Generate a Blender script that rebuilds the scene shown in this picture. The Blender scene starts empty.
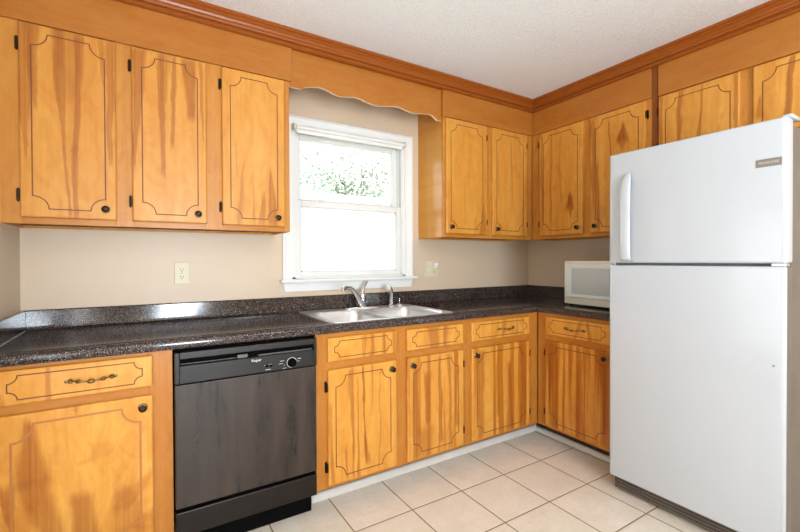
import bpy, bmesh, math, random
from mathutils import Vector, Matrix
PI = math.pi
scn = bpy.context.scene
C = scn.collection

# ------------------------------------------------------------------ camera
cd = bpy.data.cameras.new('camera'); cam = bpy.data.objects.new('camera', cd); C.objects.link(cam)
YAW, PITCH, ROLL = 0.5556, 0.0098, -0.0039
F = Vector((math.sin(YAW)*math.cos(PITCH), math.cos(YAW)*math.cos(PITCH), -math.sin(PITCH)))
R_ = Vector((math.cos(YAW), -math.sin(YAW), 0)); U_ = R_.cross(F)
Rr = R_*math.cos(ROLL) + U_*math.sin(ROLL); Ur = U_*math.cos(ROLL) - R_*math.sin(ROLL)
m = Matrix((Rr, Ur, -F)).transposed().to_4x4(); m.translation = Vector((-2.9411, -2.5517, 1.2347))
cam.matrix_world = m
cd.sensor_width = 36; cd.lens = 413.5888/800*36; cd.shift_y = -1.91/800; cd.clip_start = 0.02
scn.camera = cam

# ------------------------------------------------------------------ light and exposure
scn.view_settings.view_transform = 'Standard'; scn.view_settings.look = 'None'
scn.view_settings.gamma = 1; scn.view_settings.use_curve_mapping = False
scn.view_settings.exposure = 0.15
w = bpy.data.worlds.new('world'); scn.world = w; w.use_nodes = True
bg = w.node_tree.nodes['Background']; bg.inputs[0].default_value = (.86, .93, 1, 1); bg.inputs[1].default_value = 4.6
def area(name, loc, rot, sx, sy, power, col=(1, 1, 1)):
    l = bpy.data.lights.new(name, 'AREA'); l.shape = 'RECTANGLE'; l.size = sx; l.size_y = sy; l.energy = power; l.color = col
    o = bpy.data.objects.new(name, l); o.location = loc; o.rotation_euler = rot; C.objects.link(o); return o
sl = bpy.data.lights.new('sun', 'SUN'); sl.energy = 9; sl.angle = .02; sl.color = (1, .97, .9)
so = bpy.data.objects.new('sun', sl); so.rotation_euler = Vector((-.55, .5, -.75)).to_track_quat('-Z', 'Y').to_euler(); C.objects.link(so)
area('rear_fill', (-2.47, -4.93, 1.2), (PI/2+.9, 0, 0), .50, 2.0, 145, (.80, .90, 1))  # added fill at the rear opening, tilted up to bounce off the ceiling
area('left_wall_fill', (-3.40, -1.60, 1.35), (PI/2+.1, 0, -PI/2), .9, 1.7, 14, (.93, .97, 1))  # added fill panel; the left wall behind it has no opening

# ------------------------------------------------------------------ node helpers
class N:
    def __init__(s, name):
        s.m = bpy.data.materials.new(name); s.m.use_nodes = True; s.t = s.m.node_tree
        s.b = s.t.nodes['Principled BSDF']; s.out = s.t.nodes['Material Output']
    def n(s, typ, **kw):
        x = s.t.nodes.new(typ)
        for k, v in kw.items(): setattr(x, k, v)
        return x
    def set(s, sock, v):
        if isinstance(v, bpy.types.NodeSocket): s.t.links.new(v, sock)
        else:
            if isinstance(v, tuple) and len(v) == 3 and sock.type == 'RGBA': v = (*v, 1)
            sock.default_value = v
    def math(s, op, a, b=0.0, c=None):
        x = s.n('ShaderNodeMath', operation=op); s.set(x.inputs[0], a); s.set(x.inputs[1], b)
        if c is not None: s.set(x.inputs[2], c)
        return x.outputs[0]
    def mr(s, v, a, b, c=0.0, d=1.0, smooth=False):
        x = s.n('ShaderNodeMapRange'); x.clamp = True
        if smooth: x.interpolation_type = 'SMOOTHSTEP'
        for i, q in enumerate((v, a, b, c, d)): s.set(x.inputs[i], q)
        return x.outputs[0]
    def mix(s, f, a, b, mode='MIX'):
        x = s.n('ShaderNodeMix', data_type='RGBA', blend_type=mode)
        s.set(x.inputs[0], f); s.set(x.inputs[6], a); s.set(x.inputs[7], b); return x.outputs[2]
    def noise(s, vec, scale=5, detail=3, rough=.5, dist=0.0):
        x = s.n('ShaderNodeTexNoise'); s.set(x.inputs['Vector'], vec); x.inputs['Scale'].default_value = scale
        x.inputs['Detail'].default_value = detail; x.inputs['Roughness'].default_value = rough; x.inputs['Distortion'].default_value = dist
        return x.outputs[0]
    def coord(s): return s.n('ShaderNodeTexCoord').outputs['Object']
    def mapv(s, v, scale=(1, 1, 1), loc=(0, 0, 0)):
        x = s.n('ShaderNodeMapping'); s.set(x.inputs[0], v); x.inputs['Scale'].default_value = scale; x.inputs['Location'].default_value = loc
        return x.outputs[0]
    def sep(s, v):
        x = s.n('ShaderNodeSeparateXYZ'); s.set(x.inputs[0], v); return x.outputs
    def comb(s, a, b, c):
        x = s.n('ShaderNodeCombineXYZ')
        for i, q in enumerate((a, b, c)): s.set(x.inputs[i], q)
        return x.outputs[0]
    def bump(s, h, strength=.3, dist=.001):
        x = s.n('ShaderNodeBump'); s.set(x.inputs['Height'], h); x.inputs['Strength'].default_value = strength; x.inputs['Distance'].default_value = dist
        s.t.links.new(x.outputs[0], s.b.inputs['Normal'])
    def p(s, **kw):
        mp = dict(col='Base Color', rough='Roughness', metal='Metallic', coat='Coat Weight', crough='Coat Roughness', trans='Transmission Weight', ior='IOR', spec='Specular IOR Level')
        for k, v in kw.items(): s.set(s.b.inputs[mp[k]], v)
        return s.m
def plain(name, col, rough=.5, metal=0.0, coat=0.0, var=.06, vs=6, spec=.5):
    k = N(name); c = k.coord(); nz = k.noise(c, vs, 3)
    d = tuple(x*(1-var*2) for x in col)
    return k.p(col=k.mix(k.mr(nz, .3, .7), d, col), rough=rough, metal=metal, coat=coat, spec=spec)

LIGHT = (.735, .37, .072); MID = (.54, .19, .014); DARK = (.27, .058, .005)
def wood(name, W=1.0, H=1.0, streaks=(), stripes=0.0, seed=0, tone=0.0, vert=True, light=LIGHT, dark=DARK, thr=.5, blotch=0.0, rough=.33):
    """varnished birch; streaks: (u, v_start, v_end, width_start, width_end, lean, strength) in door fractions"""
    k = N(name); co = k.coord(); x, y, z = k.sep(co)
    if not vert: x, z = z, k.math('ADD', x, y)
    u = k.math('DIVIDE', x, W); v = k.math('DIVIDE', z, H)
    fine = k.noise(k.comb(k.math('MULTIPLY', x, 90.), seed*3.1, k.math('MULTIPLY', z, 3.)), 1, 3, .6)
    wide = k.noise(k.comb(k.math('MULTIPLY', x, 7.), seed*7.7, k.math('MULTIPLY', z, 1.6)), 1, 4, .55, .4)
    figure = k.noise(k.comb(k.math('MULTIPLY', x, 14.), seed*1.7, k.math('MULTIPLY', z, 6.)), 1, 5, .6, 1.5)
    col = k.mix(k.mr(wide, .3, .72), light, k.mix(.5, light, MID))
    col = k.mix(k.math('MULTIPLY', k.mr(figure, .42, .7), .5), col, MID)
    if stripes > 0:
        st = k.noise(k.comb(k.math('MULTIPLY', x, 26.), seed*5.3, k.math('MULTIPLY', z, .7)), 1, 3, .55, .15)
        col = k.mix(k.math('MULTIPLY', k.mr(st, thr, thr+.13, smooth=True), stripes), col, k.mix(.45, MID, dark))
    wob = k.math('MULTIPLY', k.math('SUBTRACT', k.noise(k.comb(k.math('MULTIPLY', x, 16.), seed*2.3, k.math('MULTIPLY', z, 3.2)), 1, 5, .6), .5), .15)
    if blotch > 0:
        bn = k.noise(k.comb(k.math('MULTIPLY', x, 5.), seed*2.9, k.math('MULTIPLY', z, 4.)), 1, 5, .6, .8)
        lo = k.mr(v, .15, .85, 1.0, .25)
        col = k.mix(k.math('MULTIPLY', k.math('MULTIPLY', k.mr(bn, .5, .62, smooth=True), lo), blotch), col, k.mix(.6, MID, dark))
    grain = k.noise(k.comb(k.math('MULTIPLY', x, 120.), seed*3.7, k.math('MULTIPLY', z, 1.2)), 1, 2, .5)
    for (u0, v0, v1, w0, w1, lean, s) in streaks:
        cen = k.mr(v, v0, v1, u0, u0+lean)
        d = k.math('ABSOLUTE', k.math('SUBTRACT', k.math('ADD', u, wob), cen))
        ww = k.mr(v, v0, v1, w0, w1)
        mk = k.mr(d, ww, k.math('MULTIPLY', ww, .40), 0., 1., True)
        lo_, hi_ = min(v0, v1), max(v0, v1)
        wv = k.math('ADD', v, k.math('MULTIPLY', wob, .8))
        win = k.math('MULTIPLY', k.mr(wv, lo_-.03, lo_+.05, smooth=True), k.mr(wv, hi_+.03, hi_-.05, smooth=True))
        col = k.mix(k.math('MULTIPLY', k.math('MULTIPLY', k.math('MULTIPLY', mk, win), k.mr(grain, .3, .65, .62, 1.)), min(.95, s*1.25)), col, dark)
    col = k.mix(k.math('MULTIPLY', k.mr(fine, .45, .8), .16), col, DARK)
    if tone: col = k.mix(tone, col, dark)
    k.bump(fine, .08, .0006)
    return k.p(col=col, rough=rough, coat=.22, crough=.28, spec=.25)

def wall_mat(name, col):
    k = N(name); c = k.coord(); a = k.noise(c, 2.2, 3); b = k.noise(c, 260, 2)
    k.bump(b, .1, .0006)
    return k.p(col=k.mix(k.mr(a, .3, .7), tuple(x*.95 for x in col), col), rough=.42)
def ceiling_mat():
    k = N('popcorn_ceiling'); c = k.coord(); b = k.noise(c, 150, 3, .7); g = k.noise(c, 60, 3, .6)
    k.bump(k.math('ADD', b, g), .8, .006)
    return k.p(col=k.mix(k.mr(b, .35, .62), (.80, .83, .86), (.92, .94, .97)), rough=.95)
def floor_mat():
    k = N('beige_floor_tile'); x, y, z = k.sep(k.coord()); T = .3146
    def edge(q, off):
        f = k.math('FRACT', k.math('DIVIDE', k.math('SUBTRACT', q, off-T*40), T))
        return k.math('MULTIPLY', k.math('MINIMUM', f, k.math('SUBTRACT', 1., f)), T)
    def cell(q, off): return k.math('FLOOR', k.math('DIVIDE', k.math('SUBTRACT', q, off-T*40), T))
    d = k.math('MINIMUM', edge(x, -1.821), edge(y, -.8554))
    wn = k.n('ShaderNodeTexWhiteNoise'); k.set(wn.inputs['Vector'], k.comb(cell(x, -1.821), cell(y, -.8554), 0.))
    co = k.comb(k.math('ADD', x, k.math('MULTIPLY', wn.outputs[0], 7.)), y, 0.)
    a = k.noise(co, 7, 5, .6, .5); b = k.noise(co, 45, 3, .6)
    tile = k.mix(k.mr(a, .3, .7), (.86, .80, .71), (.76, .68, .57))
    tile = k.mix(k.math('MULTIPLY', k.mr(b, .45, .7), .25), tile, (.62, .52, .40))
    tile = k.mix(k.mr(wn.outputs[0], 0., 1., 0., .12), tile, (.68, .59, .47))
    g = k.mr(d, .0022, .0036, 1., 0.)
    k.bump(k.mr(d, .002, .007), .6, .002)
    return k.p(col=k.mix(g, tile, (.25, .15, .08)), rough=k.mix(g, (.38,)*3, (.9,)*3))
def laminate_mat():
    k = N('speckled_dark_laminate'); c = k.coord()
    a = k.noise(c, 190, 2, .6); b = k.noise(k.mapv(c, loc=(3, 5, 1)), 260, 2, .6); d = k.noise(k.mapv(c, loc=(9, 2, 7)), 120, 2, .6)
    col = k.mix(k.mr(a, .53, .60), (.012, .010, .011), (.12, .07, .05))
    col = k.mix(k.mr(b, .60, .66), col, (.36, .32, .31))
    col = k.mix(k.mr(d, .56, .64), col, (.022, .018, .02))
    return k.p(col=col, rough=.11, spec=.5)
def dishwasher_mat():
    k = N('scuffed_black_dishwasher_enamel'); c = k.coord(); x, y, z = k.sep(c)
    a = k.noise(k.comb(k.math('MULTIPLY', x, 16.), 0., k.math('MULTIPLY', z, 2.2)), 1, 5, .65, .3)
    col = k.mix(k.mr(a, .35, .7), (.010, .006, .004), (.04, .023, .015))
    return k.p(col=col, rough=k.mr(a, .3, .7, .22, .44), spec=.6)
def glass_mat():
    k = N('window_glass'); tr = k.n('ShaderNodeBsdfTransparent'); gl = k.n('ShaderNodeBsdfGlossy'); gl.inputs['Roughness'].default_value = .02
    fr = k.n('ShaderNodeFresnel'); fr.inputs[0].default_value = 1.45; mx = k.n('ShaderNodeMixShader')
    k.t.links.new(fr.outputs[0], mx.inputs[0]); k.t.links.new(tr.outputs[0], mx.inputs[1]); k.t.links.new(gl.outputs[0], mx.inputs[2])
    k.t.links.new(mx.outputs[0], k.out.inputs[0]); return k.m
def emit(name, col, s):
    k = N(name); k.b.inputs['Emission Color'].default_value = (*col, 1); k.b.inputs['Emission Strength'].default_value = s
    return k.p(col=col, rough=.4)

M = dict(
    wall=wall_mat('tan_wall_paint', (.70, .56, .41)), ceil=ceiling_mat(), floor=floor_mat(), lam=laminate_mat(),
    groovel=plain('routed_groove_light_stain', (.46, .17, .035), .5), louvre=plain('dull_taupe_plastic', (.16, .13, .105), .5), bodyside=plain('taupe_shaded_fridge_side', (.17, .145, .12), .5),
    frameb=wood('birch_base_frame', seed=11, tone=.45, stripes=.25),
    lit_edge=plain('window_lit_valance_edge', (.86, .66, .46), .5),
    frame=wood('birch_face_frame', seed=1, stripes=.15, tone=.34), framed=wood('birch_frame_reddish', seed=4, tone=.9, stripes=.3, dark=(.18, .035, .004)),
    frameh=wood('birch_rail', seed=2, vert=False, stripes=.2, tone=.42),
    panel=wood('birch_soffit_panel', seed=3, vert=False, tone=.62, stripes=.12), crown=wood('stained_crown_wood', seed=5, vert=False, tone=.92, stripes=.3),
    side=wood('birch_side', seed=6, stripes=.15, rough=.2), under=plain('dark_cabinet_underside', (.20, .07, .025), .7), kick=plain('dark_toe_kick', (.05, .03, .02), .8),
    groove=plain('routed_groove_stain', (.16, .045, .008), .55), white=plain('white_window_paint', (.83, .84, .83), .32, var=.01),
    vinyl=plain('white_vinyl_sash', (.80, .81, .79), .35, var=.01), strip=plain('white_shoe_moulding', (.74, .73, .69), .45, var=.05),
    bronze=plain('aged_bronze', (.055, .03, .018), .42, .8, var=.3, vs=300), brass=plain('antique_brass', (.32, .22, .09), .36, .9, var=.35, vs=400),
    steel=plain('brushed_stainless', (.78, .79, .80), .34, .88, var=.03), chrome=plain('chrome', (.86, .88, .9), .07, 1.0, var=.01),
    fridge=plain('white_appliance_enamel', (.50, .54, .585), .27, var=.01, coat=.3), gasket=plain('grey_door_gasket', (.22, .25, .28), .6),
    grille=plain('dark_grille', (.09, .07, .06), .5), badge=plain('grey_metal_badge', (.32, .31, .28), .35, .6),
    silver=plain('silver_lettering', (.7, .7, .68), .3, .5), dw=dishwasher_mat(), dwpanel=plain('matt_black_control_panel', (.012, .011, .010), .36, spec=.4),
    dwdark=plain('black_recess', (.003, .003, .003), .95, spec=.08), dwlow=plain('black_access_panel_enamel', (.012, .008, .006), .34, var=.2, vs=12, spec=.3), dwgrey=plain('dark_grey_trim', (.10, .095, .09), .35), print=plain('white_print', (.75, .73, .7), .5),
    cream=plain('cream_plastic', (.86, .83, .70), .38, var=.02), almond=plain('almond_outlet_plastic', (.72, .66, .46), .4, var=.02), slot=plain('dark_slot', (.02, .018, .015), .6),
    mwdoor=plain('pale_blue_grey_microwave_door', (.78, .86, .86), .2, var=.02), mwglass=plain('grey_microwave_screen', (.60, .66, .67), .12, var=.12, vs=500),
    bulb=plain('frosted_white_bulb', (.85, .85, .9), .25), dome=emit('lit_frosted_glass_dome', (1, .97, .92), 21.),
    glass=glass_mat(), grass=plain('sunlit_grass', (.35, .48, .2), .9, var=.2), siding=plain('white_siding', (.85, .87, .9), .6, var=.02), roofing=plain('pale_shingles', (.6, .62, .66), .8),
    leaf=plain('pale_green_leaves', (.70, .76, .66), .55, var=.1), bark=plain('grey_bark', (.3, .24, .18), .9, var=.2), brownwood=plain('brown_debris', (.22, .11, .05), .8, var=.3, vs=60),
)

# ------------------------------------------------------------------ mesh helpers
class MB:
    def __init__(s): s.bm = bmesh.new(); s.i = 0
    def mat(s, i): s.i = i; return s
    def face(s, vs):
        try: f = s.bm.faces.new(vs); f.material_index = s.i; return f
        except ValueError: return None
    def box(s, a, b, bev=0.0, seg=2):
        lo = [min(p, q) for p, q in zip(a, b)]; hi = [max(p, q) for p, q in zip(a, b)]
        v = [s.bm.verts.new((x, y, z)) for z in (lo[2], hi[2]) for y in (lo[1], hi[1]) for x in (lo[0], hi[0])]
        fs = [s.face([v[i] for i in q]) for q in ((0, 2, 3, 1), (4, 5, 7, 6), (0, 1, 5, 4), (2, 6, 7, 3), (0, 4, 6, 2), (1, 3, 7, 5))]
        if bev > 0:
            es = list({e for f in fs for e in f.edges})
            r = bmesh.ops.bevel(s.bm, geom=es, offset=bev, segments=seg, profile=.5, affect='EDGES')
            for f in r['faces']: f.material_index = s.i
        return s
    def loft(s, loops, closed=True, cap0=True, cap1=True):
        L = [[s.bm.verts.new(p) for p in lp] for lp in loops]; n = len(L[0])
        for a, b in zip(L, L[1:]):
            for i in range(n if closed else n-1):
                j = (i+1) % n; s.face([a[i], a[j], b[j], b[i]])
        if cap0: s.face(list(reversed(L[0])))
        if cap1: s.face(L[-1])
        return L
    def tube(s, pts, rads, n=12, flat=1.0, cap=True):
        pts = [Vector(p) for p in pts]
        if not isinstance(rads, (list, tuple)): rads = [rads]*len(pts)
        loops = []; up = Vector((0, 0, 1))
        for i, p in enumerate(pts):
            t = (pts[min(i+1, len(pts)-1)] - pts[max(i-1, 0)]).normalized()
            a = t.cross(up)
            if a.length < .15: a = t.cross(Vector((0, 1, 0))) if i == 0 else (a0 - t*a0.dot(t))
            a.normalize(); a0 = a; b = a.cross(t).normalized()
            loops.append([p + (a*math.cos(q*2*PI/n) + b*math.sin(q*2*PI/n)*flat)*rads[i] for q in range(n)])
        s.loft(loops, True, cap, cap); return s
    def lathe(s, prof, o=(0, 0, 0), axis='z', n=24, cap=True):
        loops = []
        for r, h in prof:
            lp = []
            for q in range(n):
                a = 2*PI*q/n; c, d = r*math.cos(a), r*math.sin(a)
                p = {'z': (c, d, h), '-y': (c, -h, d), '-x': (-h, c, d)}[axis]
                lp.append(Vector(p) + Vector(o))
            loops.append(lp)
        s.loft(loops, True, cap, cap); return s
    def prism(s, poly, y0, y1):
        """poly of (x, z) extruded along y"""
        s.loft([[(x, y0, z) for x, z in poly], [(x, y1, z) for x, z in poly]]); return s
    def ribbon(s, path, wd, y):
        """closed path of (x, z) drawn as a thin flat groove line at depth y"""
        n = len(path); P = [Vector(p) for p in path]; A = []; B = []
        for i in range(n):
            d1 = (P[i]-P[i-1]).normalized(); d2 = (P[(i+1) % n]-P[i]).normalized()
            nn = Vector((-(d1.y+d2.y), d1.x+d2.x)); nn = nn.normalized() if nn.length > 1e-6 else Vector((-d1.y, d1.x))
            q = max(.5, nn.dot(Vector((-d1.y, d1.x)))); o = nn*(wd/2/q)
            A.append(s.bm.verts.new((P[i].x+o.x, y, P[i].y+o.y))); B.append(s.bm.verts.new((P[i].x-o.x, y, P[i].y-o.y)))
        for i in range(n):
            j = (i+1) % n; s.face([A[i], B[i], B[j], A[j]])
        return s
    def build(s, name, mats, parent=None, loc=None, rz=0.0, smooth=False):
        if not isinstance(mats, (list, tuple)): mats = [mats]
        bmesh.ops.recalc_face_normals(s.bm, faces=s.bm.faces[:])
        me = bpy.data.meshes.new(name); s.bm.to_mesh(me); s.bm.free()
        for q in mats: me.materials.append(q)
        if smooth:
            for f in me.polygons: f.use_smooth = True
            try: me.set_sharp_from_angle(angle=math.radians(38))
            except Exception: pass
        o = bpy.data.objects.new(name, me); C.objects.link(o); o.parent = parent
        if loc is not None: o.location = loc
        o.rotation_euler = (0, 0, rz)
        return o
def tag(o, label, cat, group=None):
    o['label'] = label; o['category'] = cat
    if group: o['group'] = group
    return o
def thing(name, label, cat, loc=(0, 0, 0), rz=0.0, group=None):
    o = bpy.data.objects.new(name, None); o.empty_display_size = .05; C.objects.link(o); o.location = loc; o.rotation_euler = (0, 0, rz)
    return tag(o, label, cat, group)
def struct(o): o['kind'] = 'structure'; return o
def rrect(x0, x1, y0, y1, r, n=6):
    out = []
    for cx_, cy_, a0 in ((x1-r, y1-r, 0), (x0+r, y1-r, 90), (x0+r, y0+r, 180), (x1-r, y0+r, 270)):
        for i in range(n+1):
            a = math.radians(a0+90*i/n); out.append((cx_+r*math.cos(a), cy_+r*math.sin(a)))
    return out
def text(body, name, size, mat, parent, loc, rot, depth=.0006):
    cu = bpy.data.curves.new(name, 'FONT'); cu.body = body; cu.size = size; cu.extrude = depth; cu.align_x = 'CENTER'; cu.align_y = 'CENTER'
    t = bpy.data.objects.new(name, cu); C.objects.link(t)
    bpy.context.view_layer.update()
    dg = bpy.context.evaluated_depsgraph_get(); me = bpy.data.meshes.new_from_object(t.evaluated_get(dg))
    bpy.data.objects.remove(t); me.materials.clear(); me.materials.append(mat)
    o = bpy.data.objects.new(name, me); C.objects.link(o); o.parent = parent; o.location = loc; o.rotation_euler = rot; return o

XL, ZC, YR = -3.4254, 2.482, -5.0
WX0, WX1, WZ0, WZ1 = -2.150, -1.312, 1.115, 2.075      # window opening

# ------------------------------------------------------------------ structure
b = MB(); b.box((XL-.1, YR-.1, -.1), (.1, .15, 0)); struct(b.build('floor', M['floor']))
b = MB(); b.box((XL-.1, YR-.1, ZC), (.1, .15, ZC+.1)); struct(b.build('ceiling', M['ceil']))
b = MB(); b.box((XL-.1, 0, 0), (WX0, .14, ZC)); b.box((WX1, 0, 0), (.1, .14, ZC)); b.box((WX0, 0, 0), (WX1, .14, WZ0)); b.box((WX0, 0, WZ1), (WX1, .14, ZC))
struct(b.build('wall_back', M['wall']))
b = MB(); b.box((0, YR, 0), (.1, 0, ZC)); struct(b.build('wall_right', M['wall']))
b = MB(); b.box((XL-.1, YR, 0), (XL, 0, ZC)); struct(b.build('wall_left', M['wall']))
b = MB(); b.box((XL, YR-.1, 0), (-2.80, YR, ZC)); b.box((-2.14, YR-.1, 0), (0, YR, ZC)); b.box((-2.80, YR-.1, 2.2), (-2.14, YR, ZC)); struct(b.build('wall_rear', M['wall']))

# crown moulding: one run over the back cabinets, one over the right-hand ones
cp = [(.300, 2.392), (.324, 2.392), (.332, 2.397), (.332, 2.404), (.324, 2.408), (.320, 2.413), (.320, 2.417), (.331, 2.420), (.333, 2.430), (.330, 2.440), (.334, 2.449), (.343, 2.456), (.343, 2.463), (.350, 2.466), (.356, 2.471), (.356, ZC), (.300, ZC)]
b = MB(); b.loft([[(XL, -d, z) for d, z in cp], [(-d, -d, z) for d, z in cp]]); struct(b.build('trim_1', M['crown']))
b = MB(); b.loft([[(-d, -d, z) for d, z in cp], [(-d, -2.75, z) for d, z in cp]]); struct(b.build('trim_2', M['crown']))
# white shoe moulding under the toe kick
sp = [(.52, 0), (.5426, 0), (.5426, .022), (.5385, .034), (.532, .040), (.52, .041)]; sq = [(d, z*.72) for d, z in sp]
b = MB(); b.loft([[(-2.225, -d, z) for d, z in sp], [(-d, -d, z) for d, z in sp]]); struct(b.build('baseboard_back', M['strip']))
b = MB(); b.loft([[(-d, -d, z) for d, z in sq], [(-d, -1.25, z) for d, z in sq]]); struct(b.build('baseboard_right', M['strip']))

# ------------------------------------------------------------------ window
win = bpy.data.objects.new('window_1', None); C.objects.link(win); win.location = (0, 0, 0); struct(win)
def P_(name, fn, mt, parent=win, smooth=False):
    b = MB(); fn(b); return b.build(name, mt, parent, smooth=smooth)
cx0, cx1, cz0, cz1 = -2.212, -1.255, 1.117, 2.136
def casing(b):
    # mitred casing with a raised outer bead, left + head + right
    prof = [(0, 0), (0, -.020), (.012, -.024), (.018, -.017), (.045, -.013), (.060, -.013), (.062, 0)]
    L = []
    for d, y in prof: L.append(((cx0+d, y, cz0), (cx0+d, y, cz1-d), (cx1-d, y, cz1-d), (cx1-d, y, cz0)))
    b.loft([[q[i] for q in L] for i in range(4)])
P_('casing', casing, M['white'])
P_('stool', lambda b: b.box((-2.232, -.052, 1.098), (-1.232, .03, 1.117), .005), M['white'])
P_('apron', lambda b: b.loft([[(-2.212, 0, 1.098), (-2.212, -.018, 1.098), (-1.258, -.018, 1.098), (-1.258, 0, 1.098)], [(-2.204, 0, 1.041), (-2.200, -.015, 1.041), (-1.270, -.015, 1.041), (-1.266, 0, 1.041)]]), M['white'])
def jamb(b):
    for x0, x1 in ((WX0, WX0+.022), (WX1-.022, WX1)):
        b.box((x0, 0, WZ0), (x1, .14, WZ1))
        xm = (x0+x1)/2 + (.014 if x0 < -2 else -.014)
        for y in (.004, .052, .098): b.box((xm-.006, y, WZ0), (xm+.006, y+.006, WZ1))
    b.box((WX0, 0, WZ1-.022), (WX1, .14, WZ1)); b.box((WX0, .0, WZ0), (WX1, .15, WZ0+.014))
P_('jamb', jamb, M['vinyl'])
def sash(name, x0, x1, z0, z1, y0, y1, gx0, gx1, gz0, gz1, nm):
    def fr(b):
        for a, c in (((x0, y0, z0), (gx0, y1, z1)), ((gx1, y0, z0), (x1, y1, z1)), ((gx0, y0, z0), (gx1, y1, gz0)), ((gx0, y0, gz1), (gx1, y1, z1))): b.box(a, c, .003, 1)
        e = .007; ym = y0+.008                               # inner glazing bead
        for a, c in (((gx0, ym, gz0), (gx0+e, y1, gz1)), ((gx1-e, ym, gz0), (gx1, y1, gz1)), ((gx0, ym, gz0), (gx1, y1, gz0+e)), ((gx0, ym, gz1-e), (gx1, y1, gz1))): b.box(a, c)
    s_ = P_(name, fr, M['vinyl'])
    bb = MB(); yy = (y0+y1)/2+.004; bb.box((gx0, yy, gz0), (gx1, yy+.003, gz1)); bb.build('pane', M['glass'], s_)
    return s_
up = sash('upper_sash', WX0+.03, WX1-.03, 1.585, 2.053, .062, .092, -2.078, -1.385, 1.628, 2.018, 'upper')
lo = sash('lower_sash', WX0+.024, WX1-.024, 1.129, 1.618, .016, .050, -2.086, -1.376, 1.162, 1.577, 'lower')
for xx in (-1.955, -1.535):
    bb = MB(); bb.box((xx-.03, .010, 1.618), (xx+.03, .046, 1.624), .002, 1); bb.lathe([(.014, 1.624), (.014, 1.632), (.008, 1.636)], (xx, .03, 0), n=12); bb.box((xx-.004, .004, 1.628), (xx+.034, .022, 1.634), .002, 1)
    bb.build('sash_lock', M['cream'], lo)

# ------------------------------------------------------------------ outside the window
b = MB(); b.box((-30, .3, -.5), (30, 60, -.4)); struct(b.build('ground', M['grass']))
nh = thing('neighbouring_house', 'white sided house across the yard, glaring behind the lower window pane', 'house', (1.5, 7, -.4))
b = MB()
for i in range(14):
    z = i*.2; b.loft([[(-5, 0, z), (-5, -.03, z), (-5, -.008, z+.2), (-5, 0, z+.2)], [(6, 0, z), (6, -.03, z), (6, -.008, z+.2), (6, 0, z+.2)]])
b.box((-5, 0, 0), (6, 5, 2.8)); b.build('wall', M['siding'], nh)
b = MB(); b.loft([[(-5.4, -.4, 2.8), (-5.4, 2.5, 3.7), (-5.4, 5.4, 2.8)], [(6.4, -.4, 2.8), (6.4, 2.5, 3.7), (6.4, 5.4, 2.8)]]); b.build('roof', M['roofing'], nh)
rnd = random.Random(5)
def tree(loc, h, r, label, n=42000):
    t = thing('leafy_tree', label, 'tree', loc)
    b = MB(); b.tube([(0, 0, 0), (.05, 0, h*.3), (0, .1, h*.6), (.1, 0, h*.9)], [.2, .16, .1, .04], 10)
    for k in range(9):
        a = k*2.4; z = h*(.35+.05*k); b.tube([(0, .05, z), (math.cos(a)*r*.4, math.sin(a)*r*.4, z+r*.3), (math.cos(a)*r*.8, math.sin(a)*r*.8, z+r*.5)], [.07, .045, .015], 6)
    b.build('trunk', M['bark'], t)
    cl = [(Vector((rnd.gauss(0, .42)*r, rnd.gauss(0, .42)*r, h*.68+rnd.gauss(0, .3)*h*.5)), rnd.uniform(.25, .5)*r) for _ in range(26)]
    b = MB()
    for _ in range(n):
        c, q = rnd.choice(cl); d = Vector((rnd.gauss(0, 1), rnd.gauss(0, 1), rnd.gauss(0, 1))).normalized()*q*rnd.uniform(.5, 1)
        p = c+d; e1 = Vector((rnd.gauss(0, 1), rnd.gauss(0, 1), rnd.gauss(0, 1))).normalized(); e2 = e1.orthogonal().normalized(); s = rnd.uniform(.03, .06)
        b.face([b.bm.verts.new(p+e1*s*1.5), b.bm.verts.new(p+e2*s), b.bm.verts.new(p-e1*s*1.5), b.bm.verts.new(p-e2*s)])
    b.build('crown', M['leaf'], t)
tree((4.5, 14., -.4), 8.0, 4.2, 'pale green leafy tree filling the left of the upper window pane')
tree((11.5, 26, -.4), 13, 4.4, 'pale green leafy tree filling the right of the upper window pane')

# ------------------------------------------------------------------ doors, drawers, cabinets
def notched(x0, x1, z0, z1, r, n=8):
    out = []
    for cx_, cz_, a0 in ((x0, z0, 0), (x0, z1, -90), (x1, z1, 180), (x1, z0, 90)):
        for i in range(n+1):
            a = math.radians(a0+90*i/n); out.append((cx_+r*math.cos(a), cz_+r*math.sin(a)))
    return out
def make_knob(parent, x, z):
    b = MB(); b.lathe([(.0165, .0), (.0165, .003), (.013, .005), (.012, .0055)], (x, 0, z), '-y', 24)
    b.mat(1).lathe([(.0065, .004), (.006, .012), (.010, .016), (.0135, .020), (.0135, .024), (.009, .028), (.0045, .0285)], (x, 0, z), '-y', 24)
    b.build('knob', [M['brass'], M['bronze']], parent, (0, -.02, 0), smooth=True)
def make_pull(parent, x, z):
    b = MB(); L = .062; pts = []; rad = []
    for i in range(33):
        t = i/32*2-1; y = -.024*(1-t**6) - .004; pts.append((x+t*L, y, z-.003*math.cos(t*PI)))
        at = abs(t); rad.append(.0034 + (.0035 if at < .16 else 0) + (.0030 if .55 < at < .72 else 0) + .0012*math.cos(t*12))
    b.tube(pts, rad, 10)
    for s in (-1, 1):
        b.lathe([(.0095, 0), (.0095, .002), (.006, .004), (.004, .008)], (x+s*L, 0, z), '-y', 16)
        b.lathe([(.005, 0), (.006, .0015), (.003, .003)], (x+s*(L+.012), 0, z), '-y', 12)
    b.build('handle', M['brass'], parent, (0, -.02, 0), smooth=True)
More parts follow.
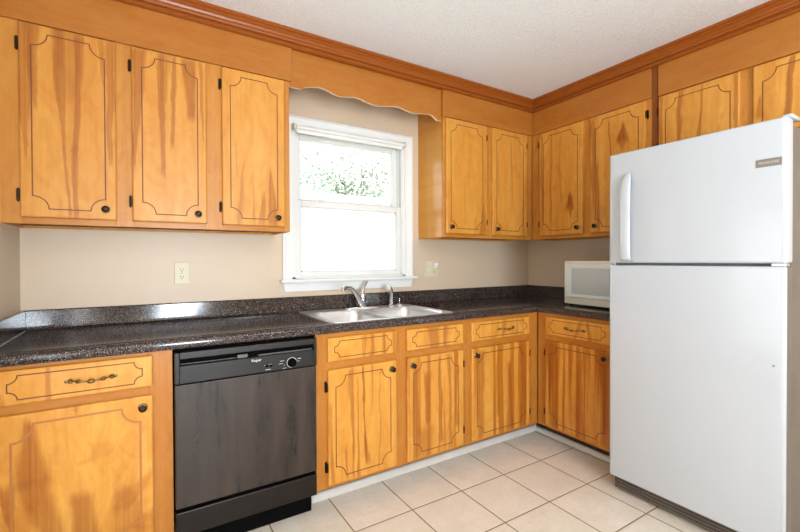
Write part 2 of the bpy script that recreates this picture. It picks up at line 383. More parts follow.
def make_hinge(parent, x, z, side):
    """pointed leaf plate on the face frame beside the door edge; side=-1 left, +1 right"""
    b = MB(); h = .030; xx = x+side*.0075
    poly = [(xx-.006, z-h*.72), (xx-.004, z-h*.85), (xx, z-h), (xx+.004, z-h*.85), (xx+.006, z-h*.72), (xx+.006, z+h*.72), (xx+.004, z+h*.85), (xx, z+h), (xx-.004, z+h*.85), (xx-.006, z+h*.72)]
    b.prism(poly, -.0005, -.0035)
    b.tube([(x+side*.0045, -.0165, z-.020), (x+side*.0045, -.0165, z+.020)], .0042, 10); b.box((x+side*.0015, -.016, z-.018), (x+side*.0045, -.002, z+.018))
    for q in (-.014, .014): b.lathe([(.0028, .0035), (.002, .005)], (xx, 0, z+q), '-y', 10)
    b.build('hinge', M['bronze'], parent, smooth=True)
def slab(b, W, H): 
    # lipped overlay slab, chamfered round the front edge
    c = .006
    b.loft([[(0, 0, 0), (W, 0, 0), (W, 0, H), (0, 0, H)], [(0, -.014, 0), (W, -.014, 0), (W, -.014, H), (0, -.014, H)],
            [(c*.3, -.018, c*.3), (W-c*.3, -.018, c*.3), (W-c*.3, -.018, H-c*.3), (c*.3, -.018, H-c*.3)], [(c, -.02, c), (W-c, -.02, c), (W-c, -.02, H-c), (c, -.02, H-c)]])
nd = [0]
def door(unit, x0, x1, z0, z1, hinge, knob, streaks=(), stripes=.15, inset=.040, r=.052, gm='groove', gw=.0046, label=None, tone=0.0, blotch=0.0, thr=.5):
    """knob: 'tl','tr','bl','br'; hinge: -1 left, 1 right; x in the unit's own axis"""
    nd[0] += 1; W, H = x1-x0, z1-z0
    mt = wood('door_wood', W, H, streaks, stripes, seed=nd[0]*1.37, tone=tone, blotch=blotch, thr=thr)
    b = MB(); slab(b, W, H); b.mat(1).ribbon(notched(inset, W-inset, inset*.9, H-inset*.9, r), gw, -.0204)
    d = b.build('door', [mt, M[gm]], unit, (x0, 0, z0))
    if label: d['label'] = label
    if knob:
        ki = .040 if 'b' in knob else .033; kx = W-ki if 'r' in knob else ki; kz = .046 if 'b' in knob else H-.043
        make_knob(d, kx, kz)
    if hinge:
        for z in (.09, H-.085): make_hinge(d, 0 if hinge < 0 else W, z, hinge)
    return d
def drawer(unit, x0, x1, z0, z1, pull=True, streaks=(), stripes=.1, name='drawer', tone=0.0, label=None):
    nd[0] += 1; W, H = x1-x0, z1-z0
    mt = wood('drawer_wood', W, H, streaks, stripes, seed=nd[0]*1.37, tone=tone)
    b = MB(); slab(b, W, H); ix, iz, r = .034, .019, .027
    # end notches run in to a short upright, like a stretched plaque
    xa, xb, za, zb = ix, W-ix, iz, H-iz; pth = []
    pth += notched(xa, xb, za, zb, r)
    b.mat(1).ribbon(pth, .0042, -.0204)
    d = b.build(name, [mt, M['groove']], unit, (x0, 0, z0))
    if label: d['label'] = label
    if pull: make_pull(d, W/2+pull*0 if pull is True else pull, H/2)
    return d
def carcass(unit, W, D, z0, z1, stiles, rails, kick=False, under=True, lside=True, top=True):
    """side, back, floor and divider boards behind a face frame; stiles: x ranges; rails: z ranges"""
    b = MB(); t = .016
    b.box((0, t*0+.018, z0), (t, D, z1)); b.box((W-t, .018, z0), (W, D, z1)); b.box((t, D-.008, z0), (W-t, D, z1))
    b.mat(1).box((t, .018, z0+.012), (W-t, D-.008, z0+.026))  # floor board in a darker brown than the sides
    if top: b.mat(0).box((t, .018, z1-.016), (W-t, D-.008, z1))
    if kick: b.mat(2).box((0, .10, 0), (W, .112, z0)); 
    b.build('carcass', [M['side'], M['under'], M['kick']], unit)
    b = MB()
    for x0, x1 in stiles: b.box((x0, 0, z0), (x1, .018, z1), .0012, 1)
    b.mat(1)
    for x0, x1, a, c in rails: b.box((x0, .0006, a), (x1, .0176, c), .001, 1)
    b.build('face_frame', [M['frameb' if kick else 'frame'], M['frameh']], unit)

DU, DB = .3018, .6265
# --- three-door wall cabinet, left of the window (local x = world x + 3.4254)
u = thing('wall_cabinet', 'long three-door birch wall cabinet hanging left of the window', 'cabinet', (XL, -DU, 0)); X = lambda v: v-XL
ZU, ZT, DT, DBt = 1.3904, 2.395, 2.2068, 1.4165
carcass(u, X(-2.2549), DU-.002, ZU, ZT, [(0, X(-3.358)), (X(-3.045), X(-2.975)), (X(-2.676), X(-2.596)), (X(-2.290), X(-2.2549))],
        [(X(-3.358), X(-3.045), ZU, 1.42), (X(-2.975), X(-2.676), ZU, 1.42), (X(-2.596), X(-2.290), ZU, 1.42), (X(-3.358), X(-3.045), 2.195, ZT), (X(-2.975), X(-2.676), 2.195, ZT), (X(-2.596), X(-2.290), 2.195, ZT)])
door(u, X(-3.363), X(-3.039), DBt, DT, -1, 'br', tone=.16, streaks=[(.38, 1.02, .35, .09, .035, .07, .55), (.62, 1.02, .35, .08, .045, -.06, .55), (.455, .40, -.02, .035, .022, .03, .5), (.56, .40, -.02, .045, .035, -.01, .5), (.5, 1.02, .6, .22, .06, .0, .3), (.04, 1.02, .30, .16, .02, .03, .45), (.95, 1.02, .3, .08, .03, -.02, .5), (.12, 1.02, .55, .12, .02, .03, .45), (.84, 1.02, .72, .05, .01, .03, .4)], stripes=.0, label='birch door with a forked dark streak down its middle')
door(u, X(-2.980), X(-2.671), DBt, DT, -1, 'br', tone=.15, streaks=[(.10, 1.02, .3, .16, .01, -.06, .55), (.36, 1.0, .27, .07, .05, .05, .55), (.42, 1.02, .6, .10, .03, .0, .4), (.55, 1.02, .45, .05, .03, -.02, .5), (.74, 1.02, .62, .12, .07, .04, .6), (.93, 1.02, .5, .05, .02, .02, .45)], stripes=.0, label='birch door with dark tongues hanging from its top edge')
door(u, X(-2.601), X(-2.286), DBt, DT, -1, 'br', [(.24, .0, .42, .08, .01, .10, .30), (.48, .0, .33, .03, .01, -.02, .35), (.62, .0, .22, .09, .04, .02, .45), (.80, .0, .40, .12, .02, -.03, .5), (.22, .3, .55, .03, .01, -.02, .25)], .0, tone=.12, label='birch door with dark flames rising from its bottom edge')
# --- two-door wall cabinet in the corner on the back wall
u = thing('wall_cabinet', 'two-door birch wall cabinet hanging right of the window, on the back wall', 'cabinet', (-1.195, -DU, 0)); X = lambda v: v+1.195
carcass(u, X(-.304), DU-.002, ZU, ZT, [(0, X(-1.172)), (X(-.815), X(-.742)), (X(-.392), X(-.304))],
        [(X(-1.172), X(-.815), ZU, 1.42), (X(-.742), X(-.392), ZU, 1.42), (X(-1.172), X(-.815), 2.195, ZT), (X(-.742), X(-.392), 2.195, ZT)])
door(u, X(-1.181), X(-.808), DBt, DT, 1, 'bl', [(.88, 0, .28, .10, .01, .03, .55), (.97, 0, .22, .06, .01, -.03, .45), (.45, .1, .5, .03, .01, -.02, .25), (.70, 0, .2, .05, .01, .02, .3)], .08, tone=.12)
door(u, X(-.749), X(-.384), DBt, DT, 1, 'bl', [(.15, .3, .8, .03, .02, .02, .3), (.52, .9, .3, .04, .02, .02, .3), (.90, .0, .4, .05, .02, .0, .35)], .12, tone=.14)
# --- right wall units: local x runs from the corner towards the camera
RZ = -PI/2
u = thing('wall_cabinet', 'two-door birch wall cabinet on the right wall, in the corner above the microwave', 'cabinet', (-DU, -.304, 0), RZ); X = lambda y: -y-.304
carcass(u, X(-1.218), DU-.002, ZU, ZT, [(0, X(-.392)), (X(-.755), X(-.824)), (X(-1.179), X(-1.218))],
        [(X(-.392), X(-.755), ZU, 1.42), (X(-.824), X(-1.179), ZU, 1.42), (X(-.392), X(-.755), 2.195, ZT), (X(-.824), X(-1.179), 2.195, ZT)])
door(u, X(-.387), X(-.761), DBt, DT, -1, 'br', [(.72, .38, .22, .04, .13, .0, .75), (.73, .14, .28, .02, .1, .0, .5), (.30, .95, .1, .03, .02, -.02, .4), (.06, 1., .1, .04, .03, .02, .45), (.5, .9, .3, .03, .03, .03, .3)], .2, tone=.10, label='birch door with a dark knot mark low on it')
door(u, X(-.818), X(-1.185), DBt, DT, 1, 'bl', [(.62, .88, .72, .02, .17, .0, .8), (.62, .66, .78, .03, .16, .0, .5), (.06, 1., .2, .07, .03, .0, .5), (.14, .6, .0, .05, .04, .03, .45), (.38, .95, .5, .03, .02, .03, .5)], .2, tone=.08, label='birch door with a dark heart-shaped mark near its top')
u = thing('wall_cabinet', 'short two-door birch wall cabinet above the refrigerator', 'cabinet', (-DU, -1.256, 0), RZ); X = lambda y: -y-1.256
carcass(u, X(-2.16), DU-.002, 1.795, ZT, [(0, X(-1.268)), (X(-1.65), X(-1.72)), (X(-2.10), X(-2.16))],
        [(X(-1.268), X(-1.65), 1.795, 1.83), (X(-1.72), X(-2.10), 1.795, 1.83), (X(-1.268), X(-1.65), 2.195, ZT), (X(-1.72), X(-2.10), 2.195, ZT)])
door(u, X(-1.262), X(-1.658), 1.815, DT-.006, -1, 'br', [(.30, 1., .0, .03, .05, -.03, .5), (.58, 1., .0, .02, .03, -.05, .55), (.97, 1., .0, .03, .03, 0, .5), (.04, 1., .0, .03, .03, 0, .5)], .15, tone=.06)
door(u, X(-1.712), X(-2.105), 1.815, DT-.006, 1, 'bl', [(.38, 1., .0, .03, .05, -.06, .7), (.08, .6, .3, .02, .06, 0, .4)], .15, tone=.04)
b = MB(); b.box((-DU+.002, -1.219, 1.3904), (-.002, -1.2545, ZT)); b.box((-DU-.006, -1.2225, 1.39), (-DU+.004, -1.2515, ZT))
tag(b.build('filler_strip', M['framed']), 'dark vertical filler board between the corner wall cabinet and the one above the refrigerator', 'filler board')
# --- soffit panels above the doors, and the scalloped valance
pz0, pz1 = 2.213, 2.3945
def panel(name, a, c, label):
    b = MB(); b.box(a, c, .0015, 1); return tag(b.build(name, M['panel']), label, 'panel')
panel('soffit_panel', (XL+.002, -DU-.0005, pz0), (-2.243, -DU-.012, pz1), 'smooth orange wood panel above the three doors left of the window')
panel('soffit_panel', (-1.205, -DU-.0005, pz0), (-DU-.013, -DU-.012, pz1), 'smooth orange wood panel above the two doors right of the window')
panel('soffit_panel', (-DU-.0005, -DU-.0005, pz0), (-DU-.012, -1.2175, pz1), 'smooth orange wood panel on the right wall above the two corner doors')
panel('soffit_panel', (-DU-.0005, -1.2565, pz0-.004), (-DU-.012, -2.158, pz1), 'smooth orange wood panel on the right wall above the doors over the refrigerator')
vz = [(-2.2535, 2.193), (-2.205, 2.190), (-2.18, 2.190), (-2.165, 2.203), (-2.14, 2.212), (-2.11, 2.219), (-2.08, 2.224), (-2.05, 2.222), (-2.02, 2.214), (-1.99, 2.205), (-1.96, 2.199), (-1.93, 2.200), (-1.90, 2.205), (-1.87, 2.211), (-1.84, 2.213), (-1.81, 2.209),
      (-1.77, 2.199), (-1.73, 2.192), (-1.69, 2.192), (-1.65, 2.199), (-1.61, 2.207), (-1.57, 2.213), (-1.53, 2.212), (-1.49, 2.204), (-1.45, 2.197), (-1.41, 2.198), (-1.37, 2.204), (-1.33, 2.210), (-1.30, 2.212), (-1.275, 2.207), (-1.25, 2.192), (-1.237, 2.183), (-1.2, 2.183)]
b = MB(); b.loft([[(x, -.296, z) for x, z in vz] + [(-1.2, -.296, 2.394), (-2.2535, -.296, 2.394)], [(x, -.278, z) for x, z in vz] + [(-1.2, -.278, 2.394), (-2.2535, -.278, 2.394)]])
for f in b.bm.faces:
    if len(f.verts) == 4 and f.calc_center_median().z < 2.25: f.material_index = 1  # window light on the lower edge is painted in as a paler colour
tag(b.build('valance', [M['panel'], M['lit_edge']]), 'wooden valance with a wavy scalloped lower edge spanning over the window', 'valance')

# --- base cabinets
B0, B1 = .1005, .8750
Z1, Z2, Z3, Z4 = .8519, .7331, .6938, .1205
def base(u, W, doors, dr, tall_rails=True, D=DB-.002):
    st = [(0, doors[0][0]+.012)] + [(a[1]-.012, c[0]+.012) for a, c in zip(doors, doors[1:])] + [(doors[-1][1]-.012, W)]
    rl = []
    for a, c in doors:
        rl += [(a+.012, c-.012, B0, .133), (a+.012, c-.012, .685, .742), (a+.012, c-.012, .842, B1)]
    carcass(u, W, D, B0, B1, st, rl, kick=True, top=False)
u = thing('base_cabinet', 'single birch base cabinet left of the black dishwasher', 'cabinet', (XL+.001, -DB, 0)); X = lambda v: v-XL-.001
base(u, X(-2.843), [(X(-3.375), X(-2.914))], None)
drawer(u, X(-3.375), X(-2.914), .7385, .860, .268, [(.32, 0, 1, .035, .025, .0, .45), (.02, 0, 1, .05, .03, -.05, .3)], 0.)
door(u, X(-3.375), X(-2.914), Z4, .7045, -1, 'tr', [(.17, .95, .55, .05, .16, .05, .6), (.2, .6, .1, .14, .08, .16, .5), (.49, .45, .1, .10, .14, .06, .55), (.47, 1., .93, .02, .015, 0, .5), (.78, .42, .1, .08, .2, .05, .4), (.05, .6, .3, .08, .02, .05, .55)], 0., inset=.042, r=.060, gm='groovel', gw=.008, blotch=.55, label='pale birch door blotched with dark heartwood')
u = thing('base_cabinet', 'wide two-door birch sink base cabinet under the steel sink', 'cabinet', (-2.232, -DB, 0)); X = lambda v: v+2.232
base(u, X(-1.279), [(X(-2.175), X(-1.7797)), (X(-1.7118), X(-1.3106))], None)
drawer(u, X(-2.175), X(-1.7797), Z2, Z1, False, [(.50, 0, 1, .03, .05, .0, .4), (.62, 0, 1, .05, .04, .0, .5), (.8, 0, 1, .03, .03, .0, .5), (.96, 0, 1, .05, .03, .0, .4)], .1, 'drawer_front')
drawer(u, X(-1.7118), X(-1.3106), Z2, Z1, False, [(.45, 0, 1, .12, .14, .0, .5), (.65, 0, 1, .05, .06, .0, .5)], .2, 'drawer_front')
door(u, X(-2.175), X(-1.7797), Z4, Z3, -1, 'tr', [(.31, 1., .0, .05, .02, .04, .45), (.40, .9, .0, .01, .03, .03, .45), (.47, 1., .1, .025, .01, .06, .6), (.50, .4, .1, .03, .05, .05, .5), (.02, .7, .0, .04, .04, .05, .4), (.22, .3, .0, .02, .03, .03, .4), (.62, 1., .6, .02, .01, .0, .35), (.74, .95, .0, .012, .012, -.03, .4)], .35, thr=.56)
door(u, X(-1.7118), X(-1.3106), Z4, Z3, 1, 'tl', [(.33, .85, .3, .09, .05, .0, .5), (.55, 1., .1, .03, .06, .03, .5), (.72, 1., .0, .05, .04, .03, .4), (.12, .9, .0, .04, .10, .03, .4), (.86, 1., .2, .06, .03, .0, .45), (.30, .3, .0, .2, .12, .03, .35)], .7, thr=.50, tone=.04)
u = thing('base_cabinet', 'narrow birch base cabinet with drawer in the corner, right of the sink cabinet', 'cabinet', (-1.2785, -DB, 0)); X = lambda v: v+1.2785
base(u, X(-.63), [(X(-1.2438), X(-.7298))], None)
drawer(u, X(-1.2438), X(-.7298), Z2, Z1, .290, [(.36, 0, 1, .04, .03, .1, .3), (.52, 0, 1, .03, .03, .02, .4), (.75, 0, 1, .05, .03, .02, .3)], .2, tone=.04)
door(u, X(-1.2438), X(-.7298), Z4, Z3-.003, 1, 'tl', [(.16, 1., .0, .10, .06, -.03, .5), (.42, .9, .2, .02, .05, .0, .4), (.62, .8, .0, .05, .09, .02, .5), (.86, 1., .0, .06, .05, .02, .5)], .85, tone=.08, thr=.46, label='strongly striped birch door')
u = thing('base_cabinet', 'birch base cabinet on the right wall under the microwave, beside the refrigerator', 'cabinet', (-DB, -.63, 0), RZ); X = lambda y: -y-.63
base(u, X(-1.245), [(X(-.7023), X(-1.165))], None)
drawer(u, X(-.7023), X(-1.165), Z2, Z1, .225, [(.5, 0, 1, .03, .03, .1, .4), (.72, 0, 1, .04, .03, -.02, .5)], .2, tone=.08)
door(u, X(-.7023), X(-1.165), Z4, Z3, -1, 'tr', [(.12, 1., .0, .14, .10, .04, .5), (.55, 1., .0, .05, .1, .03, .45), (.9, 1., .0, .1, .06, .0, .5)], .9, tone=.18, thr=.46, label='dark striped birch door')

# ------------------------------------------------------------------ countertop
SX0, SX1, SY0, SY1 = -2.108, -1.362, .118, .582            # cut-out for the sink
prof = [(.0005, .876), (.0005, 1.0035), (.003, 1.0075), (.014, 1.0078), (.020, 1.003), (.021, .935), (.024, .922), (.034, .9150), (.045, .914), (SY0, .914), (SY1, .914),
        (.618, .914), (.628, .9165), (.638, .9165), (.646, .912), (.651, .903), (.651, .884), (.646, .8755), (.625, .8755), (.625, .876), (SY1, .876), (SY0, .876)]
b = MB(); st = [('x', XL+.002), ('x', SX0), ('x', SX1), ('c', 0), ('y', -1.25)]; L = []
for kd, v in st:
    L.append([b.bm.verts.new((v, -d, z) if kd == 'x' else ((-d, -d, z) if kd == 'c' else (-d, v, z))) for d, z in prof])
n = len(prof)
for si, (p, q) in enumerate(zip(L, L[1:])):
    for i in range(n):
        j = (i+1) % n
        if si == 1 and i in (9, 20): continue
        b.face([p[i], p[j], q[j], q[i]])
b.face(L[0]); b.face(L[-1])
p, q = L[1], L[2]                                          # walls of the cut-out
b.face([p[9], q[9], q[21], p[21]]); b.face([p[10], q[10], q[20], p[20]]); b.face([p[9], p[10], p[20], p[21]]); b.face([q[9], q[10], q[20], q[21]])
ct = tag(b.build('countertop', M['lam'], smooth=True), 'glossy black and brown speckled L-shaped worktop with upstand along both walls', 'countertop')
b = MB(); b.box((XL+.002, -.0225, .9145), (XL+.021, -.628, 1.0075), .003); b.build('side_splash', M['lam'], ct)
b = MB(); b.tube([(XL+.022, -.03, .9155), (XL+.022, -.62, .9155)], .0013, 8); b.build('caulk_line', M['strip'], ct)

# ------------------------------------------------------------------ sink
sk = thing('kitchen_sink', 'double-bowl stainless steel sink set into the worktop below the window', 'sink', (0, 0, .9145))
b = MB(); bm = b.bm
def ring(pts, z): return [bm.verts.new((x, y, z)) for x, y in pts]
def band(A, Bq):
    for i in range(len(A)):
        j = (i+1) % len(A); b.face([A[i], A[j], Bq[j], Bq[i]])
ox0, ox1, oy0, oy1 = -2.132, -1.340, -.603, -.052
A0 = ring(rrect(ox0, ox1, oy0, oy1, .03), 0.0); A1 = ring(rrect(ox0+.002, ox1-.002, oy0+.002, oy1-.002, .03), .005); A2 = ring(rrect(ox0+.014, ox1-.014, oy0+.014, oy1-.014, .022), .0045); A3 = ring(rrect(ox0+.018, ox1-.018, oy0+.018, oy1-.018, .02), .0015)
band(A0, A1); band(A1, A2); band(A2, A3)
es = {e for f in bm.faces for e in f.edges if len(e.link_faces) == 1 and all(v in set(A3) for v in e.verts)}
for (bx0, bx1) in ((-2.094, -1.752), (-1.716, -1.378)):
    by0, by1 = -.570, -.135
    R0 = ring(rrect(bx0, bx1, by0, by1, .06), .0015); prev = R0
    for dz, ins, rr in ((-.006, .006, .06), (-.03, .010, .06), (-.14, .020, .06), (-.165, .032, .06), (-.175, .055, .05), (-.178, .13, .03)):
        Rn = ring(rrect(bx0+ins, bx1-ins, by0+ins, by1-ins, rr), dz); band(prev, Rn); prev = Rn
    b.face(prev)
    es |= {e for v in R0 for e in v.link_edges if len(e.link_faces) == 1 and all(w_ in set(R0) for w_ in e.verts)}
bmesh.ops.triangle_fill(bm, use_beauty=True, use_dissolve=False, edges=list(es))
b.build('basin', M['steel'], sk, smooth=True)
for cx_ in (-1.923, -1.547):
    b = MB(); b.lathe([(.044, -.1775), (.044, -.1745), (.034, -.1745), (.030, -.1765), (.006, -.1765), (.005, -.171)], (cx_, -.35, 0), n=24); b.build('drain', M['chrome'], sk, smooth=True)
fc = thing('kitchen_faucet', 'chrome single-lever faucet with arched spout behind the left sink bowl', 'faucet', (-1.710, -.093, .9162))
b = MB(); lp = rrect(-.125, .125, -.028, .028, .0279, 8); b.loft([[(x, y, 0) for x, y in lp], [(x, y, .006) for x, y in lp], [(x*.97, y*.9, .010) for x, y in lp]]); b.build('escutcheon', M['chrome'], fc, smooth=True)
b = MB(); b.lathe([(.028, .008), (.026, .02), (.023, .045), (.024, .075), (.025, .088), (.021, .098), (.010, .104), (.002, .1045)]); b.build('body', M['chrome'], fc, smooth=True)
b = MB(); b.tube([(-.008, -.010, .020), (-.030, -.030, .050), (-.060, -.052, .086), (-.092, -.076, .120), (-.124, -.100, .142), (-.156, -.122, .151), (-.188, -.145, .152), (-.208, -.160, .147), (-.212, -.163, .134)],
                 [.018, .019, .0175, .0155, .0138, .0125, .012, .012, .011], 16); b.build('spout', M['chrome'], fc, smooth=True)
b = MB(); b.tube([(.0, 0, .095), (.006, .004, .115), (.018, .010, .142), (.036, .018, .163), (.052, .024, .176)], [.013, .012, .010, .009, .006], 12); b.build('lever', M['chrome'], fc, smooth=True)
spr = thing('side_sprayer', 'chrome and white pull-out side sprayer right of the faucet', 'sprayer', (-1.492, -.100, .9162))
b = MB(); b.lathe([(.024, 0), (.024, .006), (.018, .012), (.014, .016), (.012, .020)]); b.build('base', M['chrome'], spr, smooth=True)
b = MB(); b.tube([(0, 0, .016), (.002, 0, .05), (.002, 0, .09), (-.004, -.004, .118), (-.018, -.012, .134), (-.03, -.018, .136)], [.0115, .013, .014, .0145, .014, .0125], 14); b.build('handle', M['chrome'], spr, smooth=True)
b = MB(); b.tube([(-.026, -.016, .137), (-.036, -.022, .133), (-.045, -.028, .124)], [.0135, .017, .016], 14); b.build('spray_head', M['white'], spr, smooth=True)
sd = thing('hole_cover', 'small chrome disc with upright pin right of the side sprayer on the sink ledge', 'faucet hole cover', (-1.415, -.085, .9162))
b = MB(); b.lathe([(.026, 0), (.026, .009), (.021, .014), (.005, .015), (.004, .017)]); b.build('cap', M['chrome'], sd, smooth=True)
b = MB(); b.lathe([(.0035, .014), (.0032, .042), (.0050, .044), (.0050, .049), (.002, .051)], n=12); b.build('pin', M['chrome'], sd, smooth=True)

# ------------------------------------------------------------------ dishwasher (local x from its left edge, y=0 at the door plane)
DWX = -2.8395; DW_W = .603
dw = thing('dishwasher', 'black built-in dishwasher with dial between the base cabinets', 'dishwasher', (DWX, -.655, 0))
b = MB(); b.box((.004, .030, .09), (DW_W-.004, .60, .868)); b.build('tub', M['dwdark'], dw)
b = MB(); b.box((.002, 0, .222), (DW_W-.002, .028, .728), .004); b.build('door', M['dw'], dw)
b = MB(); b.box((.002, .0, .105), (DW_W-.002, .028, .206), .004); b.build('access_panel', M['dwlow'], dw)
b = MB(); b.box((.01, .06, .002), (DW_W-.01, .075, .10)); b.build('toe_panel', M['dwdark'], dw)
# control panel: outer rim with the handle slot cut out of it
cz0_, cz1_, sz0, sz1 = .734, .862, .806, .835
b = MB()
b.box((.002, -.008, cz0_), (.020, .028, cz1_), .003); b.box((DW_W-.016, -.008, cz0_), (DW_W-.002, .028, cz1_), .003)
b.box((.020, -.008, sz1), (DW_W-.016, .028, cz1_), .002); b.box((.020, -.004, cz0_), (DW_W-.016, .028, sz0), .0015)
b.box((.020, .018, sz0), (DW_W-.016, .028, sz1))
cp_ = b.build('control_panel', M['dwpanel'], dw)
b = MB(); b.box((.022, .012, sz0+.001), (DW_W-.018, .0175, sz1-.001)); b.build('slot_lining', M['dwdark'], cp_)
b = MB(); b.box((.33, -.003, sz0+.004), (DW_W-.024, .008, sz0+.010), .002); b.build('handle_bar', M['dwgrey'], cp_)
b = MB(); b.box((.242, -.006, sz0+.004), (.285, .010, sz0+.020), .002); b.build('latch', M['dwgrey'], cp_)
b = MB(); b.box((.024, -.002, sz0+.006), (.235, .008, sz0+.009), .001); b.build('handle_bar', M['dwgrey'], cp_)
dl = MB(); dx, dz = .480, .762
dl.lathe([(.0235, .004), (.0235, .0048), (.0215, .0048), (.0215, .004)], (dx, 0, dz), '-y', 32); dl.build('dial_ring', M['print'], cp_)
b = MB(); b.lathe([(.021, .004), (.0205, .014), (.017, .018), (.002, .019)], (dx, 0, dz), '-y', 28)
b.box((dx-.017, -.026, dz-.003), (dx+.017, -.018, dz+.003), .002); k_ = b.build('dial', M['dwdark'], cp_, smooth=True)
for (mx, mz, mw, mh) in ((-.045, .012, .018, .0018), (-.050, .0, .018, .0018), (-.034, -.009, .004, .002), (-.034, -.022, .016, .0018), (.036, .014, .016, .003), (.032, .002, .010, .0016), (-.118, .002, .014, .0018), (-.098, .004, .012, .0018), (-.108, -.018, .022, .0025)):
    b = MB(); b.box((dx+mx-mw/2, -.0046, dz+mz-mh/2), (dx+mx+mw/2, -.0036, dz+mz+mh/2)); b.build('marking', M['print'], cp_)

b = MB(); b.box((.360, -.010, .756), (.372, -.004, .766), .001, 1); b.box((.378, -.010, .756), (.390, -.004, .766), .001, 1); b.build('push_buttons', M['dwdark'], cp_)
text('Roper', 'lettering', .017, M['print'], cp_, (.322, -.0042, .792), (PI/2, 0, 0))

# ------------------------------------------------------------------ microwave
mw = thing('microwave', 'cream microwave oven with pale grey glass door on the right-hand worktop', 'microwave', (-.403, -.673, .914), math.radians(-90-7.4))
b = MB(); b.box((0, 0, .012), (.50, .335, .310), .006)
b.mat(1).box((.40, -.002, .03), (.490, .002, .295))
for kx in range(3):
    for kz in range(4): b.mat(0).box((.405+kx*.027, -.0035, .06+kz*.03), (.425+kx*.027, -.0015, .08+kz*.03))
b.build('body', [M['cream'], M['mwdoor']], mw, smooth=True)
b = MB(); b.box((.016, -.014, .060), (.395, .002, .292), .005)
b.mat(1).box((.078, -.0165, .086), (.380, -.012, .262), .002, 1)
b.build('door', [M['mwdoor'], M['mwglass']], mw)
for fx in (.03, .44):
    for fy in (.03, .30):
        b = MB(); b.lathe([(.010, .0005), (.012, .012)], (fx, fy, 0), n=12); b.build('foot', M['slot'], mw)

# ------------------------------------------------------------------ refrigerator (local x from far side towards camera, y=0 at door front)
fr = thing('refrigerator', 'white top-freezer refrigerator standing at the right', 'refrigerator', (-.834, -1.2635, 0), RZ)
FW = .722
def slab_r(b, x0, x1, z0, z1, y0, y1, r):
    lp = [(x0, y1)] + [(x0+r-r*math.cos(a), y0+r-r*math.sin(a)) for a in [PI/2*i/6 for i in range(7)]] + [(x1-r+r*math.sin(a), y0+r-r*math.cos(a)) for a in [PI/2*i/6 for i in range(7)]] + [(x1, y1)]
    c = .006
    def ins(p, e): return (min(max(p[0], x0+e), x1-e), max(p[1], y0+e))
    b.loft([[(*ins(p, c), z0) for p in lp], [(*p, z0+c) for p in lp], [(*p, z1-c) for p in lp], [(*ins(p, c), z1) for p in lp]])
b = MB(); b.box((.006, .068, .03), (FW-.006, .80, 1.765), .008); b.build('cabinet_body', M['bodyside'], fr, smooth=True)  # taupe colour carries the shade on the white refrigerator's side
b = MB(); b.box((.012, .052, .09), (FW-.012, .068, 1.77)); b.build('gasket', M['gasket'], fr)
b = MB(); slab_r(b, 0, FW, 1.2165, 1.783, 0, .055, .020); fd = b.build('freezer_door', M['fridge'], fr, smooth=True)
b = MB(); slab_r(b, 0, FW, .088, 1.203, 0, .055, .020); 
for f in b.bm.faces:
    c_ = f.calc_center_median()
    if c_.x > FW-.0008 or (c_.x > FW-.004 and c_.y > .012): f.material_index = 1  # near edge of the lower door gets the same painted-in shade
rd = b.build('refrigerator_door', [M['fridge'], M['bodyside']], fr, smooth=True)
def handle(parent, x0, x1, zs):
    """broad handle blade: zs = (z, outward offset) from tip to foot, blade cross-section rounded"""
    b = MB(); loops = []
    for i, (z, o, t) in enumerate(zs):
        w_ = (x1-x0)/2; cx_ = (x0+x1)/2
        loops.append([(cx_+w_*math.cos(a)*t, -o-.010*math.sin(a)*(1 if math.sin(a) > 0 else .6), z) for a in [2*PI*k/16 for k in range(16)]])
    b.loft(loops); return b.build('handle', M['fridge'], parent, smooth=True)
handle(fd, .082, .135, [(1.672, .001, .35), (1.664, .010, .65), (1.645, .020, .88), (1.615, .029, 1), (1.57, .034, 1), (1.45, .036, 1), (1.33, .036, 1), (1.26, .034, 1), (1.235, .028, 1), (1.226, .014, 1), (1.222, .0, 1)])
b = MB(); b.box((.624, -.0025, 1.600), (.706, .0, 1.631), .001, 1); bd = b.build('badge', M['badge'], fd)
text('FRIGIDAIRE', 'lettering', .0125, M['silver'], bd, (.665, -.0027, 1.6155), (PI/2, 0, 0), .0003)
b = MB(); b.lathe([(.0045, 0), (.0045, .002), (.002, .003)], (.683, 0, .812), '-y', 12); b.build('screw_plug', M['badge'], rd)
b = MB(); b.box((FW-.050, .003, 1.204), (FW-.006, .05, 1.2155), .002, 1); b.build('centre_hinge', M['steel'], fr)
b = MB(); b.box((FW-.028, .035, 1.7835), (FW+.004, .14, 1.800), .006); b.build('hinge_cover', M['fridge'], fr, smooth=True)
b = MB(); b.box((.012, .045, .012), (FW-.012, .066, .083))
for i in range(4): b.mat(1).box((.03, .037, .020+i*.016), (FW-.03, .046, .026+i*.016), .001, 1)
b.build('base_grille', [M['grille'], M['louvre']], fr)
for fx in (.05, FW-.05):
    b = MB(); b.lathe([(.018, .0005), (.018, .01), (.010, .014), (.010, .032)], (fx, .09, 0), n=12); b.build('foot', M['slot'], fr)

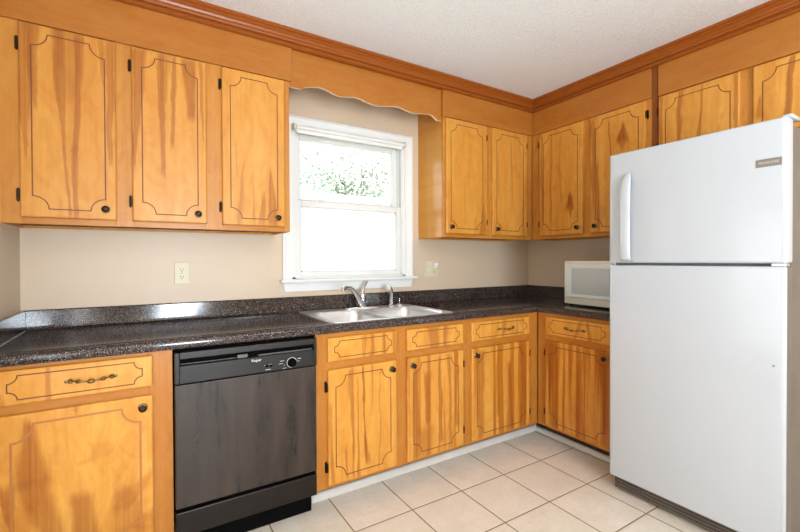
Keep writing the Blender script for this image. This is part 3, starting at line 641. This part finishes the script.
# ------------------------------------------------------------------ wall plates and shade
ou = thing('wall_outlet', 'almond duplex wall outlet below the left wall cabinet', 'outlet', (-2.762, -.0005, 1.167))
b = MB(); b.box((-.036, -.006, -.059), (.036, 0, .059), .002); b.build('cover_plate', M['almond'], ou)
def recept(b, x, z):
    lp = [(x+.0165*math.cos(a), z+max(-.013, min(.013, .0175*math.sin(a)))) for a in [2*PI*k/24 for k in range(24)]]
    b.mat(0).prism(lp, -.005, -.0078)
    b.mat(1); b.box((x-.008, -.0084, z-.003), (x-.0055, -.0075, z+.006)); b.box((x+.0055, -.0084, z-.002), (x+.008, -.0075, z+.005)); b.lathe([(.0028, .0075), (.0028, .0084)], (x, 0, z-.008), '-y', 10)
for z in (-.0195, .0195):
    b = MB(); recept(b, 0, z); b.build('socket', [M['almond'], M['slot']], ou)
b = MB(); b.lathe([(.003, .006), (.002, .0075)], (0, 0, 0), '-y', 10); b.build('screw', M['brass'], ou)
ou = thing('wall_outlet', 'two-gang almond plate with switch and outlet right of the window', 'outlet', (-1.078, -.0005, 1.165))
b = MB(); b.box((-.060, -.006, -.059), (.060, 0, .059), .002); b.build('cover_plate', M['almond'], ou)
b = MB(); b.box((-.030, -.008, -.013), (-.018, -.005, .013), .001, 1); b.box((-.028, -.017, .002), (-.020, -.006, .009), .001, 1); b.build('switch_toggle', M['cream'], ou)
for z in (-.0195, .0195):
    b = MB(); recept(b, .026, z); b.build('socket', [M['almond'], M['slot']], ou)
nl = thing('night_light', 'small white night light plugged into the outlet right of the window', 'night light', (-1.052, -.0095, 1.188))
b = MB(); b.box((-.013, -.018, -.014), (.013, 0, .010), .003); b.build('plug', M['cream'], nl)
b = MB(); b.lathe([(.009, -.006), (.016, .002), (.020, .012), (.018, .022), (.010, .029), (.002, .031)], (0, -.020, 0), n=16); b.build('bulb', M['bulb'], nl, smooth=True)
rs = thing('roller_shade', 'rolled-up white roller shade across the top of the window casing', 'roller shade', (0, -.048, 2.058))
b = MB(); b.tube([(-2.135, 0, 0), (-1.352, 0, 0)], .0135, 18); b.box((-2.13, .0075, -.030), (-1.357, .0095, .0)); b.box((-2.13, .004, -.034), (-1.357, .012, -.027), .002, 1); b.build('roll', M['white'], rs, smooth=True)
for x0 in (-2.152, -1.350):
    b = MB(); b.box((x0, -.016, -.018), (x0+.014, .018, .018), .002, 1); b.box((x0-.002, .018, -.024), (x0+.016, .030, .024), .001, 1); b.build('bracket', M['almond'], rs)
GROUPS = {'wall_cabinet': 'wall cabinets', 'base_cabinet': 'base cabinets', 'soffit_panel': 'panels above the wall cabinets', 'wall_outlet': 'almond wall plates', 'leafy_tree': 'trees outside the window'}
for o in list(C.objects):
    if o.parent is None and o.name.split('.')[0] in GROUPS: o['group'] = GROUPS[o.name.split('.')[0]]
# ------------------------------------------------------------------ ceiling lamp (behind the camera's view)
cl = thing('ceiling_light', 'round flush-mount frosted glass ceiling light in the middle of the kitchen', 'ceiling light', (-1.80, -2.75, ZC))
b = MB(); b.lathe([(.16, -.0005), (.16, -.02), (.145, -.025)], n=32); b.build('canopy', M['brass'], cl, smooth=True)
b = MB(); b.lathe([(.14, -.022), (.155, -.045), (.14, -.075), (.09, -.10), (.02, -.108)], n=32); b.build('glass_dome', M['dome'], cl, smooth=True)
